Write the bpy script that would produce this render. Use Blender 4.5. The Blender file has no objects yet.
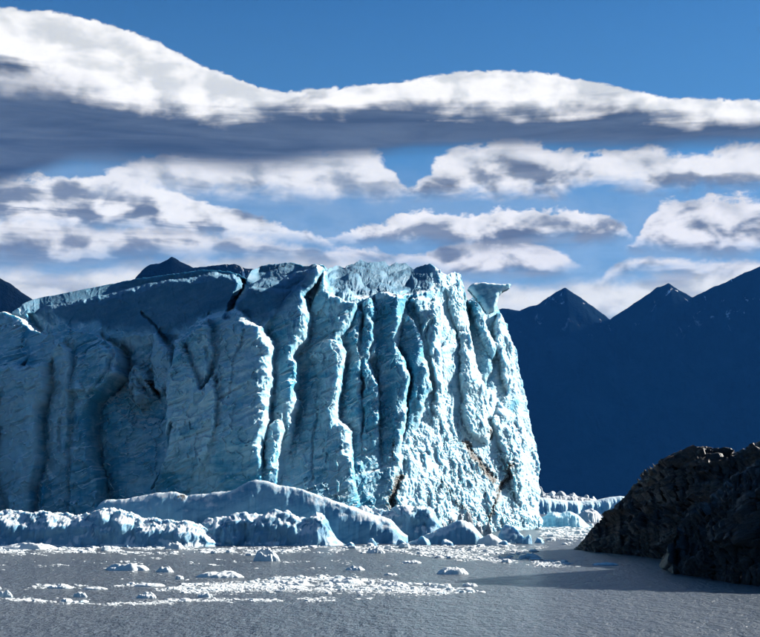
import bpy, math
import numpy as np

# ------------------------------------------------------------------ camera, world, sun
sc = bpy.context.scene
F = 1205.0            # focal length in photograph pixels (760 px wide frame)
CH = 10.0             # eye height above the lake
HOR = 500.0           # horizon row
COL = sc.collection

cam = bpy.data.cameras.new("camera")
cam.sensor_width = 36.0
cam.lens = 36.0 * F / 760.0
cam.shift_y = (HOR - 318.5) / 760.0
cam.clip_start = 1.0
cam.clip_end = 80000.0
cam_o = bpy.data.objects.new("camera", cam)
cam_o.location = (0, 0, CH)
cam_o.rotation_euler = (math.radians(90), 0, 0)
COL.objects.link(cam_o)
sc.camera = cam_o

SUN_EL = math.radians(26.5)
SUN_AZ = math.radians(68.0)      # measured from +Y (view direction) towards +X
sun_dir = np.array([math.sin(SUN_AZ) * math.cos(SUN_EL), math.cos(SUN_AZ) * math.cos(SUN_EL), math.sin(SUN_EL)])
sun = bpy.data.lights.new("sun", 'SUN')
sun.energy = 5.0
sun.angle = math.radians(0.5)
sun.color = (1.0, 0.95, 0.87)
sun_o = bpy.data.objects.new("sun", sun)
from mathutils import Vector
sun_o.rotation_euler = Vector(sun_dir).to_track_quat('Z', 'Y').to_euler()
sun_o.location = (300, 100, 300)
COL.objects.link(sun_o)

sc.view_settings.view_transform = 'Standard'
sc.view_settings.look = 'None'
sc.view_settings.exposure = 1.7
sc.view_settings.gamma = 1.0
sc.view_settings.use_curve_mapping = False
sc.cycles.max_bounces = 6
sc.cycles.diffuse_bounces = 3
sc.cycles.glossy_bounces = 2
sc.cycles.transmission_bounces = 2
sc.cycles.volume_bounces = 1
sc.cycles.use_denoising = True
sc.cycles.use_adaptive_sampling = True
sc.cycles.adaptive_threshold = 0.02
sc.cycles.adaptive_min_samples = 12

world = bpy.data.worlds.new("World")
sc.world = world
world.use_nodes = True
WT = world.node_tree
WT.nodes.clear()
world.cycles.sampling_method = 'MANUAL'
world.cycles.sample_map_resolution = 512


class G:
    """tiny helper that writes math node graphs"""
    def __init__(s, tree):
        s.t = tree

    def node(s, kind, **kw):
        n = s.t.nodes.new(kind)
        for k, v in kw.items():
            setattr(n, k, v)
        return n

    def put(s, inp, v):
        if isinstance(v, bpy.types.NodeSocket):
            s.t.links.new(v, inp)
        else:
            inp.default_value = v

    def m(s, op, a, b=None, c=None, clamp=False):
        n = s.node('ShaderNodeMath', operation=op, use_clamp=clamp)
        s.put(n.inputs[0], a)
        if b is not None:
            s.put(n.inputs[1], b)
        if c is not None:
            s.put(n.inputs[2], c)
        return n.outputs[0]

    def add(s, a, b): return s.m('ADD', a, b)
    def sub(s, a, b): return s.m('SUBTRACT', a, b)
    def mul(s, a, b): return s.m('MULTIPLY', a, b)
    def mad(s, a, b, c): return s.m('MULTIPLY_ADD', a, b, c)

    def step(s, x, lo, hi, to0=0.0, to1=1.0, smooth=True):
        n = s.node('ShaderNodeMapRange', interpolation_type='SMOOTHSTEP' if smooth else 'LINEAR')
        s.put(n.inputs[0], x)
        for i, v in ((1, lo), (2, hi), (3, to0), (4, to1)):
            s.put(n.inputs[i], v)
        return n.outputs[0]

    def noise(s, vec, scale, detail=5.0, rough=0.55, dist=0.0, lac=2.0):
        n = s.node('ShaderNodeTexNoise')
        s.put(n.inputs['Vector'], vec)
        for k, v in (('Scale', scale), ('Detail', detail), ('Roughness', rough), ('Distortion', dist), ('Lacunarity', lac)):
            s.put(n.inputs[k], v)
        return n.outputs[0]

    def xyz(s, x, y, z):
        n = s.node('ShaderNodeCombineXYZ')
        for i, v in enumerate((x, y, z)):
            s.put(n.inputs[i], v)
        return n.outputs[0]

    def vec(s, op, a, b):
        n = s.node('ShaderNodeVectorMath', operation=op)
        s.put(n.inputs[0], a)
        s.put(n.inputs[1], b)
        return n.outputs[0]

    def mix(s, f, a, b):
        n = s.node('ShaderNodeMix', data_type='RGBA')
        s.put(n.inputs[0], f)
        s.put(n.inputs[6], a)
        s.put(n.inputs[7], b)
        return n.outputs[2]

    def curve(s, x01, pts):
        """pts: (x 0..1, y 0..1)"""
        n = s.node('ShaderNodeFloatCurve')
        s.put(n.inputs[1], x01)
        c = n.mapping.curves[0]
        pts = sorted(pts)
        c.points[0].location = pts[0]
        c.points[1].location = pts[-1]
        for p in pts[1:-1]:
            c.points.new(*p)
        for p in c.points:
            p.handle_type = 'AUTO_CLAMPED'
        n.mapping.update()
        return n.outputs[0]


w = G(WT)
sky = w.node('ShaderNodeTexSky', sky_type='NISHITA')
sky.sun_disc = False
sky.sun_elevation = SUN_EL
sky.sun_rotation = SUN_AZ
sky.altitude = 300.0
sky.air_density = 1.0
sky.dust_density = 0.2
sky.ozone_density = 5.0
tc = w.node('ShaderNodeTexCoord')
sep = w.node('ShaderNodeSeparateXYZ')
w.put(sep.inputs[0], tc.outputs['Generated'])
dx, dy, dz = sep.outputs
hl = w.m('MAXIMUM', w.m('SQRT', w.add(w.mul(dx, dx), w.mul(dy, dy))), 0.03)
cx_, cy_ = w.m('DIVIDE', dx, hl), w.m('DIVIDE', dy, hl)
tz = w.m('DIVIDE', dz, hl)                                   # tangent of the elevation
A = w.m('ARCTAN2', dx, dy)                                   # azimuth from +Y
A01 = w.mad(A, 1.0 / 0.8, 0.5)                               # +-0.4 rad -> 0..1
E = w.mul(tz, 1000.0)                                        # elevation in milli-tangents


def AE(px, py):
    """direction (azimuth 0..1, elevation milli-tan/450) of a traced sky point"""
    a = math.atan((px - 380.0) / F)
    e = (HOR - py) / F * math.cos(a) * 1000.0
    return (a / 0.8 + 0.5, e / 450.0)


def sky_curve(pts):
    return w.mul(w.curve(A01, [AE(*p) for p in pts]), 450.0)


P0 = w.xyz(cx_, cy_, w.mul(tz, 2.6))
n_big = w.sub(w.noise(P0, 5.5, 4.0, 0.5), 0.5)               # broad undulation
P1 = w.xyz(cx_, cy_, w.mul(tz, 1.7))
n_mid = w.sub(w.noise(P1, 24.0, 5.0, 0.55, 0.35), 0.5)       # billows
P1s = w.vec('ADD', P1, (0.008, -0.002, 0.018))               # same billows, a little nearer the sun
relief = w.sub(w.noise(P1, 21.0, 3.6, 0.52, 0.3), w.noise(P1s, 21.0, 3.6, 0.52, 0.3))
P2 = w.xyz(cx_, cy_, w.mul(tz, 1.4))
n_fine = w.sub(w.noise(P2, 85.0, 4.0, 0.6, 0.4), 0.5)        # wisps at the rim
P3 = w.xyz(cx_, cy_, w.mul(tz, 11.0))
n_str = w.sub(w.noise(P3, 8.0, 5.0, 0.56, 0.5), 0.5)         # flat streaks

sky_col = w.node('ShaderNodeMix', data_type='RGBA', blend_type='MULTIPLY')
sky_col.inputs[0].default_value = 1.0
w.t.links.new(sky.outputs[0], sky_col.inputs[6])
sky_col.inputs[7].default_value = (0.0135, 0.0252, 0.0300, 1)
acc = w.mix(w.step(E, 60.0, 420.0, 0.75, 0.0, smooth=False), sky_col.outputs[2], (0.050, 0.112, 0.172, 1))


CLOUD_K = 0.318


def cloud(acc, top, bot, lit_to=0.35, shade_at=0.8, soft_top=4.0, soft_bot=10.0, rough=1.0, wisp=1.0,
          lit=(0.93, 0.92, 0.90), shade=(0.20, 0.26, 0.36), opac=1.0, shade_curve=None, streak=0.0, relief_k=1.0):
    t = sky_curve(top)
    b = sky_curve(bot)
    wob = w.add(w.mul(n_mid, 26.0 * rough), w.mul(n_fine, 12.0 * wisp))
    e_t = w.add(E, wob)
    e_b = w.add(E, w.add(w.mul(n_mid, -24.0 * rough), w.mul(n_str, 14.0)))
    at = w.step(w.sub(t, e_t), 0.0, soft_top)
    ab = w.step(w.sub(e_b, b), 0.0, soft_bot)
    alive = w.step(w.sub(t, b), 2.0, 9.0)
    alpha = w.mul(w.mul(w.mul(at, ab), w.mul(alive, opac)), CLEAR)
    if shade_curve is None:
        th = w.m('MAXIMUM', w.sub(t, b), 8.0)
        pos = w.m('DIVIDE', w.sub(t, e_t), th)
        pos = w.add(pos, w.mul(relief, -2.4 * relief_k))
        pos = w.add(pos, w.mul(n_str, streak))
    else:
        scv = sky_curve(shade_curve)
        pos = w.sub(scv, w.add(E, w.add(w.mul(n_mid, 14.0), w.mul(n_fine, 5.0))))
        pos = w.add(pos, w.mul(relief, -46.0 * relief_k))
        pos = w.add(pos, w.mul(n_str, streak))
    dark = w.step(pos, lit_to, shade_at)
    lit = tuple(c * CLOUD_K for c in lit); shade = tuple(c * CLOUD_K for c in shade)
    sh = w.mix(w.step(n_str, -0.25, 0.25), (*[c * 0.72 for c in shade], 1), (shade[0] * 1.7, shade[1] * 1.6, shade[2] * 1.5, 1))
    li = w.mix(w.step(relief, -0.16, 0.10), (lit[0] * 0.66, lit[1] * 0.69, lit[2] * 0.71, 1), (*lit, 1))
    grain = w.add(1.0, w.add(w.mul(n_fine, 0.16), w.mul(n_mid, 0.10)))
    c = w.vec('MULTIPLY', w.mix(dark, li, sh), w.xyz(grain, grain, grain))
    return w.mix(alpha, acc, c)


# the bank of cloud thins out towards clear sky away from the mountains
CLEAR = w.step(w.add(w.m('ABSOLUTE', A), w.mul(n_big, 0.6)), 0.55, 1.3, 1.0, 0.0)
# thin veil between the layers, then the horizon clouds far behind the ridge
acc = cloud(acc, [(-40, 120), (300, 140), (500, 150), (800, 150)], [(-40, 330), (800, 340)], 0.2, 1.2, 60, 40, 1.6, 1.0,
            lit=(0.72, 0.74, 0.74), shade=(0.42, 0.48, 0.54), opac=0.20, streak=2.0)
acc = cloud(acc, [(-40, 262), (60, 264), (140, 258), (300, 250), (420, 262), (500, 280), (560, 279), (610, 272), (650, 270), (700, 262), (800, 262)],
            [(-40, 340), (140, 340), (800, 350)], 0.3, 1.0, 14, 40, 0.8, 0.6,
            lit=(0.86, 0.85, 0.80), shade=(0.36, 0.40, 0.45), opac=0.92, streak=1.4)
acc = cloud(acc, [(-40, 300), (560, 300), (600, 275), (615, 262), (660, 256), (720, 259), (760, 258), (800, 258)],
            [(-40, 292), (560, 292), (605, 290), (640, 278), (700, 284), (800, 286)], 0.25, 0.9, 6, 18, 0.6, 0.8,
            lit=(0.85, 0.84, 0.82), shade=(0.155, 0.185, 0.225))
# bank left of the ice, many flat layers
acc = cloud(acc, [(-40, 205), (0, 214), (60, 222), (150, 222), (250, 235), (320, 246), (360, 260), (420, 280), (800, 300)],
            [(-40, 276), (100, 274), (200, 268), (330, 272), (400, 278), (800, 290)], 0.2, 0.8, 8, 26, 0.8, 0.8,
            lit=(0.84, 0.83, 0.80), shade=(0.19, 0.22, 0.26), streak=2.0)
acc = cloud(acc, [(-40, 168), (0, 174), (60, 176), (150, 178), (190, 194), (240, 210), (290, 224), (330, 240), (360, 268), (800, 300)],
            [(-40, 236), (60, 240), (150, 242), (230, 246), (330, 256), (360, 264), (800, 290)], 0.25, 0.85, 5, 22, 1.0, 1.0,
            lit=(0.93, 0.92, 0.89), shade=(0.13, 0.16, 0.20), streak=2.0)
# puffs over the sunlit corner
acc = cloud(acc, [(-40, 300), (300, 262), (340, 246), (420, 250), (460, 243), (510, 240), (560, 250), (580, 262), (620, 275), (800, 300)],
            [(-40, 290), (300, 266), (420, 276), (470, 286), (540, 285), (580, 276), (640, 270), (800, 290)], 0.25, 0.85, 5, 18, 0.9, 0.8,
            lit=(0.84, 0.83, 0.82), shade=(0.155, 0.185, 0.225), streak=0.9)
acc = cloud(acc, [(-40, 300), (310, 250), (330, 234), (380, 222), (420, 208), (480, 211), (520, 206), (545, 209), (575, 210), (605, 218), (628, 230), (650, 262), (800, 300)],
            [(-40, 290), (320, 248), (380, 250), (440, 254), (520, 254), (590, 252), (626, 242), (660, 252), (800, 290)], 0.35, 0.85, 4, 18, 1.1, 1.1,
            lit=(0.95, 0.93, 0.90), shade=(0.155, 0.185, 0.225), streak=0.9)
acc = cloud(acc, [(-40, 300), (590, 262), (630, 246), (652, 212), (668, 199), (700, 196), (740, 190), (770, 194), (800, 194)],
            [(-40, 290), (590, 250), (640, 256), (700, 262), (800, 262)], 0.3, 0.85, 6, 22, 1.4, 1.3,
            lit=(0.90, 0.88, 0.86), shade=(0.155, 0.185, 0.225), streak=1.1)
# row of puffs under the long cloud
acc = cloud(acc, [(-40, 260), (60, 215), (110, 172), (150, 150), (270, 140), (340, 140), (385, 155), (402, 182), (424, 204), (800, 260)],
            [(-40, 240), (60, 196), (160, 202), (240, 206), (300, 204), (390, 204), (430, 194), (800, 240)], 0.55, 1.2, 8, 18, 1.6, 1.4,
            lit=(0.86, 0.86, 0.85), shade=(0.26, 0.31, 0.37))
acc = cloud(acc, [(-40, 260), (370, 215), (405, 192), (430, 168), (460, 142), (530, 138), (560, 148), (620, 150), (700, 144), (770, 140), (800, 140)],
            [(-40, 240), (370, 196), (430, 202), (520, 202), (600, 196), (680, 196), (800, 194)], 0.45, 1.05, 7, 16, 1.6, 1.3,
            lit=(0.89, 0.88, 0.86), shade=(0.155, 0.185, 0.225), streak=0.9)
# the long lens-shaped cloud
acc = cloud(acc,
            [(-40, 2), (0, 6), (50, 10), (100, 20), (150, 38), (200, 62), (250, 82), (290, 90), (340, 86), (400, 80), (450, 72), (490, 69), (540, 72), (600, 82), (660, 94), (700, 97), (760, 98), (800, 98)],
            [(-40, 206), (0, 200), (40, 184), (90, 172), (160, 176), (240, 180), (320, 172), (420, 162), (500, 158), (600, 160), (680, 158), (760, 154), (800, 154)],
            0.0, 19.0, 3, 20, 0.25, 0.8,
            lit=(1.04, 1.02, 0.97), shade=(0.066, 0.090, 0.122),
            shade_curve=[(-40, 44), (0, 46), (30, 54), (60, 70), (100, 86), (150, 96), (200, 106), (240, 106), (280, 96), (330, 96), (380, 92), (430, 96), (480, 102), (530, 104), (570, 96), (620, 94), (660, 104), (700, 110), (760, 106), (800, 106)],
            streak=32.0, relief_k=0.6)
acc = cloud(acc, [(-40, 64), (0, 66), (40, 66), (70, 64), (100, 74), (122, 90), (150, 112), (200, 150), (800, 260)],
            [(-40, 104), (0, 102), (60, 104), (100, 106), (130, 106), (170, 112), (220, 140), (800, 240)], 0.6, 1.2, 12, 26, 0.7, 0.8,
            lit=(0.93, 0.92, 0.90), shade=(0.155, 0.185, 0.225), opac=0.92)
bg = w.node('ShaderNodeBackground')
w.put(bg.inputs[0], acc)
bg.inputs[1].default_value = 1.0
wo = w.node('ShaderNodeOutputWorld')
WT.links.new(bg.outputs[0], wo.inputs[0])

# ------------------------------------------------------------------ numpy noise
rng = np.random.default_rng(7)
PERM = rng.permutation(4096).astype(np.int64)
GR = rng.uniform(0, 2 * np.pi, 4096)
GX, GY = np.cos(GR), np.sin(GR)
RND = rng.random((4096, 3))


def hsh(i, j, seed=0):
    return PERM[(PERM[(i + seed * 131) & 4095] + j) & 4095]


def perlin(x, y, seed=0):
    x = np.asarray(x, float); y = np.asarray(y, float)
    i = np.floor(x).astype(np.int64); j = np.floor(y).astype(np.int64)
    fx, fy = x - i, y - j
    u = fx * fx * fx * (fx * (fx * 6 - 15) + 10)
    v = fy * fy * fy * (fy * (fy * 6 - 15) + 10)

    def g(a, b):
        h = hsh(i + a, j + b, seed)
        return GX[h] * (fx - a) + GY[h] * (fy - b)
    n0 = g(0, 0) * (1 - u) + g(1, 0) * u
    n1 = g(0, 1) * (1 - u) + g(1, 1) * u
    return (n0 * (1 - v) + n1 * v) * 1.5


def fbm(x, y, o=5, seed=0, gain=0.5, lac=2.03):
    s, a, t = 0.0, 1.0, 0.0
    for k in range(o):
        s = s + a * perlin(x, y, seed + k)
        t += a
        a *= gain
        x = x * lac + 13.7; y = y * lac - 7.1
    return s / t


def ridged(x, y, o=4, seed=0, gain=0.5):
    s, a, t = 0.0, 1.0, 0.0
    for k in range(o):
        s = s + a * (1 - 2 * np.abs(perlin(x, y, seed + k)))
        t += a
        a *= gain
        x = x * 2.03 + 5.3; y = y * 2.03 + 1.9
    return s / t


def voronoi(x, y, seed=0):
    """F1, F2, cell random"""
    x = np.asarray(x, float); y = np.asarray(y, float)
    i = np.floor(x).astype(np.int64); j = np.floor(y).astype(np.int64)
    f1 = np.full(x.shape, 9.0); f2 = np.full(x.shape, 9.0)
    cid = np.zeros(x.shape, np.int64)
    for a in (-1, 0, 1):
        for b in (-1, 0, 1):
            h = hsh(i + a, j + b, seed)
            d = np.hypot(i + a + RND[h, 0] - x, j + b + RND[h, 1] - y)
            near = d < f1
            f2 = np.where(near, f1, np.minimum(f2, d))
            cid = np.where(near, h, cid)
            f1 = np.where(near, d, f1)
    return f1, f2, cid


def sstep(x, a, b):
    t = np.clip((x - a) / (b - a), 0, 1)
    return t * t * (3 - 2 * t)


def interp(x, pts):
    p = np.array(pts, float)
    return np.interp(x, p[:, 0], p[:, 1])


def sinterp(x, pts, r=2.0):
    """interp softened over +-r"""
    return sum(interp(x + d * r, pts) * k for d, k in ((-1, .15), (-.5, .2), (0, .3), (.5, .2), (1, .15)))


def poly_sd(px, py, poly):
    """signed distance to a polygon, positive inside, and the bearing (dx) of the nearest edge point"""
    P = np.array(poly, float)
    Q = np.roll(P, -1, 0)
    best = np.full(px.shape, 1e9)
    side = np.zeros(px.shape)
    inside = np.zeros(px.shape, bool)
    for (ax, ay), (bx, by) in zip(P, Q):
        ex, ey = bx - ax, by - ay
        L = ex * ex + ey * ey + 1e-9
        t = np.clip(((px - ax) * ex + (py - ay) * ey) / L, 0, 1)
        qx, qy = ax + t * ex - px, ay + t * ey - py
        d = qx * qx + qy * qy
        nb = d < best
        best = np.where(nb, d, best)
        side = np.where(nb, qx, side)
        cr = ((ay > py) != (by > py))
        with np.errstate(divide='ignore', invalid='ignore'):
            xi = ax + (py - ay) / (by - ay + 1e-12) * ex
        inside ^= cr & (px < xi)
    d = np.sqrt(best)
    sg = np.where(inside, 1.0, -1.0)
    return d * sg, np.where(d > 1e-6, side * sg / np.maximum(d, 1e-6), 0)


def px2w(px, py, Y):
    return (px - 380.0) / F * Y, CH + (HOR - py) / F * Y


def y_at(py):
    """distance of a point of the lake seen at row py"""
    return CH * F / (py - HOR)


# ------------------------------------------------------------------ mesh helpers
def tag(o, label=None, cat=None, group=None, kind=None):
    if label: o['label'] = label
    if cat: o['category'] = cat
    if group: o['group'] = group
    if kind: o['kind'] = kind
    return o


def link(name, me, mat=None, parent=None):
    o = bpy.data.objects.new(name, me)
    COL.objects.link(o)
    if mat is not None:
        me.materials.append(mat)
    if parent is not None:
        o.parent = parent
    return o


def empty(name, loc=(0, 0, 0)):
    o = bpy.data.objects.new(name, None)
    o.location = loc
    o.empty_display_size = 2.0
    COL.objects.link(o)
    return o


def raw_mesh(name, V, Q, attrs=None, normals=None, smooth=True):
    V = np.asarray(V, np.float32)
    Q = np.asarray(Q, np.int32)
    k = Q.shape[1]
    me = bpy.data.meshes.new(name)
    me.vertices.add(len(V))
    me.vertices.foreach_set('co', V.ravel())
    me.loops.add(Q.size)
    me.loops.foreach_set('vertex_index', Q.ravel())
    me.polygons.add(len(Q))
    me.polygons.foreach_set('loop_start', np.arange(0, Q.size, k, dtype=np.int32))
    me.polygons.foreach_set('use_smooth', np.full(len(Q), smooth))
    me.update(calc_edges=True)
    for n, a in (attrs or {}).items():
        at = me.attributes.new(n, 'FLOAT', 'POINT')
        at.data.foreach_set('value', np.asarray(a, np.float32))
    me.validate()
    if normals is not None:
        me.normals_split_custom_set_from_vertices(np.asarray(normals, np.float32))
    return me


def grid_quads(nr, nc):
    i = np.arange(nr * nc).reshape(nr, nc)
    return np.stack([i[:-1, :-1], i[:-1, 1:], i[1:, 1:], i[1:, :-1]], -1).reshape(-1, 4)


def grid_normals(P):
    du = np.gradient(P, axis=1)
    dv = np.gradient(P, axis=0)
    n = np.cross(du, dv)
    return n / np.maximum(np.linalg.norm(n, axis=-1, keepdims=True), 1e-9)


# ------------------------------------------------------------------ materials
def material(name):
    m = bpy.data.materials.new(name)
    m.use_nodes = True
    m.node_tree.nodes.clear()
    g = G(m.node_tree)
    b = g.node('ShaderNodeBsdfPrincipled')
    o = g.node('ShaderNodeOutputMaterial')
    m.node_tree.links.new(b.outputs[0], o.inputs[0])
    return m, g, b, o


def bump(g, b, h, strength, dist):
    n = g.node('ShaderNodeBump')
    n.inputs['Strength'].default_value = strength
    n.inputs['Distance'].default_value = dist
    g.put(n.inputs['Height'], h)
    g.put(b.inputs['Normal'], n.outputs[0])


def obj_pos(g):
    return g.node('ShaderNodeNewGeometry').outputs['Position']


def ice_material(name, pale, blue, snow, sss=0.25, snow_amt=1.0, fine=1.0, snow_from=0.45, toned=False):
    m, g, b, o = material(name)
    P = obj_pos(g)
    Pv = g.vec('MULTIPLY', P, (1.0, 1.0, 0.35))
    patch = g.noise(Pv, 0.09, 5, 0.6, 0.6)
    lay = g.noise(g.vec('MULTIPLY', P, (0.25, 0.25, 1.6)), 0.45, 4, 0.6, 0.8)
    tilt = g.node('ShaderNodeVectorRotate', rotation_type='Y_AXIS')
    g.put(tilt.inputs['Vector'], P)
    tilt.inputs['Angle'].default_value = 0.42
    bands = g.noise(g.vec('MULTIPLY', tilt.outputs[0], (0.16, 0.16, 0.9)), 0.5, 5, 0.62, 0.7)
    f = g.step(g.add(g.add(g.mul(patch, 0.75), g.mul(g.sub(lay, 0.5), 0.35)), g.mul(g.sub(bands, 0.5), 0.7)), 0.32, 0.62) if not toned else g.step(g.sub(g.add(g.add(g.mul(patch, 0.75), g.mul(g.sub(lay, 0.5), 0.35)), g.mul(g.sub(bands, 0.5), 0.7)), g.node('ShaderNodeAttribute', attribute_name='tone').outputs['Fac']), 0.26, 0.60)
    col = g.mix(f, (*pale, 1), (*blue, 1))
    oat = g.node('ShaderNodeAttribute', attribute_name='old')
    of = g.mul(oat.outputs['Fac'], g.step(g.noise(P, 0.3, 5, 0.65, 0.4), 0.3, 0.6, 0.82, 1.0))
    col = g.mix(of, col, (0.045, 0.125, 0.195, 1))
    nz = g.node('ShaderNodeSeparateXYZ')
    g.put(nz.inputs[0], g.node('ShaderNodeNewGeometry').outputs['Normal'])
    up = g.step(g.add(nz.outputs[2], g.mul(g.sub(g.noise(P, 0.6, 4, 0.6), 0.5), 0.5)), snow_from, snow_from + 0.3)
    bare = g.step(oat.outputs['Fac'], 0.1, 0.6, 1.0, 0.06)
    col = g.mix(g.mul(g.mul(up, snow_amt), bare), col, (*snow, 1))
    at = g.node('ShaderNodeAttribute', attribute_name='dirt')
    dn = g.noise(P, 1.3, 5, 0.65, 0.4)
    df = g.step(g.add(at.outputs['Fac'], g.mul(g.sub(dn, 0.5), 1.5)), 0.40, 0.70)
    df = g.mul(df, g.step(at.outputs['Fac'], 0.02, 0.15))
    col = g.mix(df, col, (0.055, 0.05, 0.045, 1))
    g.put(b.inputs['Base Color'], col)
    b.inputs['Roughness'].default_value = 0.6
    b.inputs['Specular IOR Level'].default_value = 0.18
    b.inputs['Subsurface Weight'].default_value = sss
    b.inputs['Subsurface Radius'].default_value = (0.25, 0.75, 1.0)
    b.inputs['Subsurface Scale'].default_value = 2.2
    h = g.add(g.noise(P, 1.6, 6, 0.65, 0.3), g.mul(g.noise(P, 0.5, 3, 0.5), 0.8))
    bump(g, b, h, 0.45 * fine, 0.35)
    return m


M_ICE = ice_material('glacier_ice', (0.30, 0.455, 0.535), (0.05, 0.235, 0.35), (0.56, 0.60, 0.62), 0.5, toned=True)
M_BERG = ice_material('berg_ice', (0.14, 0.29, 0.40), (0.045, 0.17, 0.285), (0.56, 0.60, 0.62), 0.3, snow_from=0.5)
M_FLOE = ice_material('floe_ice', (0.50, 0.56, 0.58), (0.34, 0.48, 0.54), (0.60, 0.63, 0.63), 0.0, fine=0.6)
M_PALE = ice_material('pale_berg_ice', (0.38, 0.56, 0.63), (0.16, 0.38, 0.48), (0.55, 0.60, 0.62), 0.3, snow_from=0.78)
M_OLD = ice_material('old_dirty_ice', (0.27, 0.30, 0.32), (0.16, 0.21, 0.24), (0.40, 0.42, 0.43), 0.0)


def rock_material(name, lo, hi):
    m, g, b, o = material(name)
    P = obj_pos(g)
    n1 = g.noise(P, 0.25, 6, 0.65, 0.6)
    n2 = g.noise(g.vec('MULTIPLY', P, (1.0, 0.4, 2.2)), 0.9, 5, 0.65, 0.5)
    f = g.step(g.add(g.mul(n1, 0.6), g.mul(n2, 0.4)), 0.42, 0.66)
    col = g.mix(f, (*lo, 1), (*hi, 1))
    g.put(b.inputs['Base Color'], col)
    b.inputs['Roughness'].default_value = 0.5
    b.inputs['Specular IOR Level'].default_value = 0.4
    bump(g, b, g.add(n2, g.noise(P, 3.5, 6, 0.7)), 0.8, 0.35)
    return m


def mountain_material(name, lo, hi, snow_at, snow_w):
    m, g, b, o = material(name)
    P = obj_pos(g)
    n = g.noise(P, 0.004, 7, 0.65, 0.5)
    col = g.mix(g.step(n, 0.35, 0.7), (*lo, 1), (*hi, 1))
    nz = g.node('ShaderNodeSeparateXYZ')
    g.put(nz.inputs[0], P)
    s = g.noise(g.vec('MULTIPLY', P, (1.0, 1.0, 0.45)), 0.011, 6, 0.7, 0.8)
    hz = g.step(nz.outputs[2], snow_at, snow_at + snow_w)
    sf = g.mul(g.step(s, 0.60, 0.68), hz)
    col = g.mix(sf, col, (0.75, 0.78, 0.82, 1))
    g.put(b.inputs['Base Color'], col)
    b.inputs['Roughness'].default_value = 1.0
    b.inputs['Specular IOR Level'].default_value = 0.0
    bump(g, b, g.noise(P, 0.02, 5, 0.7), 0.6, 20.0)
    return m


def water_material():
    m, g, b, o = material('silty_lake_water')
    P = obj_pos(g)
    tint = g.noise(P, 0.012, 4, 0.55)
    col = g.mix(g.step(tint, 0.35, 0.65), (0.070, 0.085, 0.103, 1), (0.086, 0.100, 0.115, 1))
    g.put(b.inputs['Base Color'], col)
    b.inputs['Roughness'].default_value = 0.28
    b.inputs['IOR'].default_value = 1.33
    b.inputs['Specular IOR Level'].default_value = 0.4
    Pr = g.vec('MULTIPLY', P, (1.5, 0.8, 1.0))
    h = g.add(g.mul(g.noise(Pr, 0.9, 4, 0.6, 0.4), 0.8), g.noise(Pr, 0.22, 3, 0.5, 0.3))
    h = g.add(h, g.mul(g.noise(Pr, 3.2, 3, 0.6), 0.25))
    bump(g, b, h, 1.0, 0.8)
    return m


M_ROCK = rock_material('brown_slate_rock', (0.008, 0.008, 0.009), (0.062, 0.043, 0.032))
M_ROCK2 = rock_material('black_slate_rock', (0.005, 0.005, 0.006), (0.026, 0.023, 0.022))
M_WATER = water_material()
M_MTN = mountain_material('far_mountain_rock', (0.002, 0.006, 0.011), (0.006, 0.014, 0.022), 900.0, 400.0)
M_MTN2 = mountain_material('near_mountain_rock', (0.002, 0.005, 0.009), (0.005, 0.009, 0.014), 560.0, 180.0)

# ------------------------------------------------------------------ lake
W = 12000.0
me = raw_mesh('lake', [(-W, -60, 0), (W, -60, 0), (W, W, 0), (-W, W, 0)], [(0, 1, 2, 3)], smooth=False)
tag(link('lake', me, M_WATER), kind='structure')


# ------------------------------------------------------------------ mountains
def mountain(name, sky_pts, Y0, width, spur, mat, seed, n=520, nd=130):
    px = np.linspace(sky_pts[0][0], sky_pts[-1][0], n)
    py = interp(px, sky_pts) + fbm(px / 9.0, px * 0 + seed, 5, seed) * 1.6
    X, H = px2w(px, py, Y0)
    H = np.maximum(H, 20.0)
    d = np.linspace(-1.0, 0.7, nd)
    DX, DD = np.meshgrid(X, d)
    HH = np.broadcast_to(H, DX.shape)
    r = np.clip(1 - np.abs(DD), 0, 1)
    wx = fbm(DX / 600 + 3, DD * 1.6, 4, seed + 5) * 0.9
    sp = ridged(DX / 420 + wx, DD * 1.3 + DX / 3000, 5, seed + 9)
    env = np.clip(np.abs(DD) * 8.0, 0, 1) * np.clip(r * 3, 0, 1)
    Z = HH * r ** 1.25 + (sp - 0.25) * spur * env
    edge = np.clip(np.minimum(np.arange(n), n - 1 - np.arange(n)) / 30.0, 0, 1)
    Z = Z * edge - 30 * (1 - np.clip(r * 12, 0, 1)) - 20 * (1 - edge)
    Z = np.maximum(Z, -50.0)
    Yw = Y0 + DD * width + fbm(DX / 600, DD * 2, 3, seed + 2) * 0.04 * width * env
    P = np.stack([DX, Yw, Z], -1)
    me = raw_mesh(name, P.reshape(-1, 3), grid_quads(nd, n))
    return tag(link(name, me, mat), kind='structure')


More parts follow.
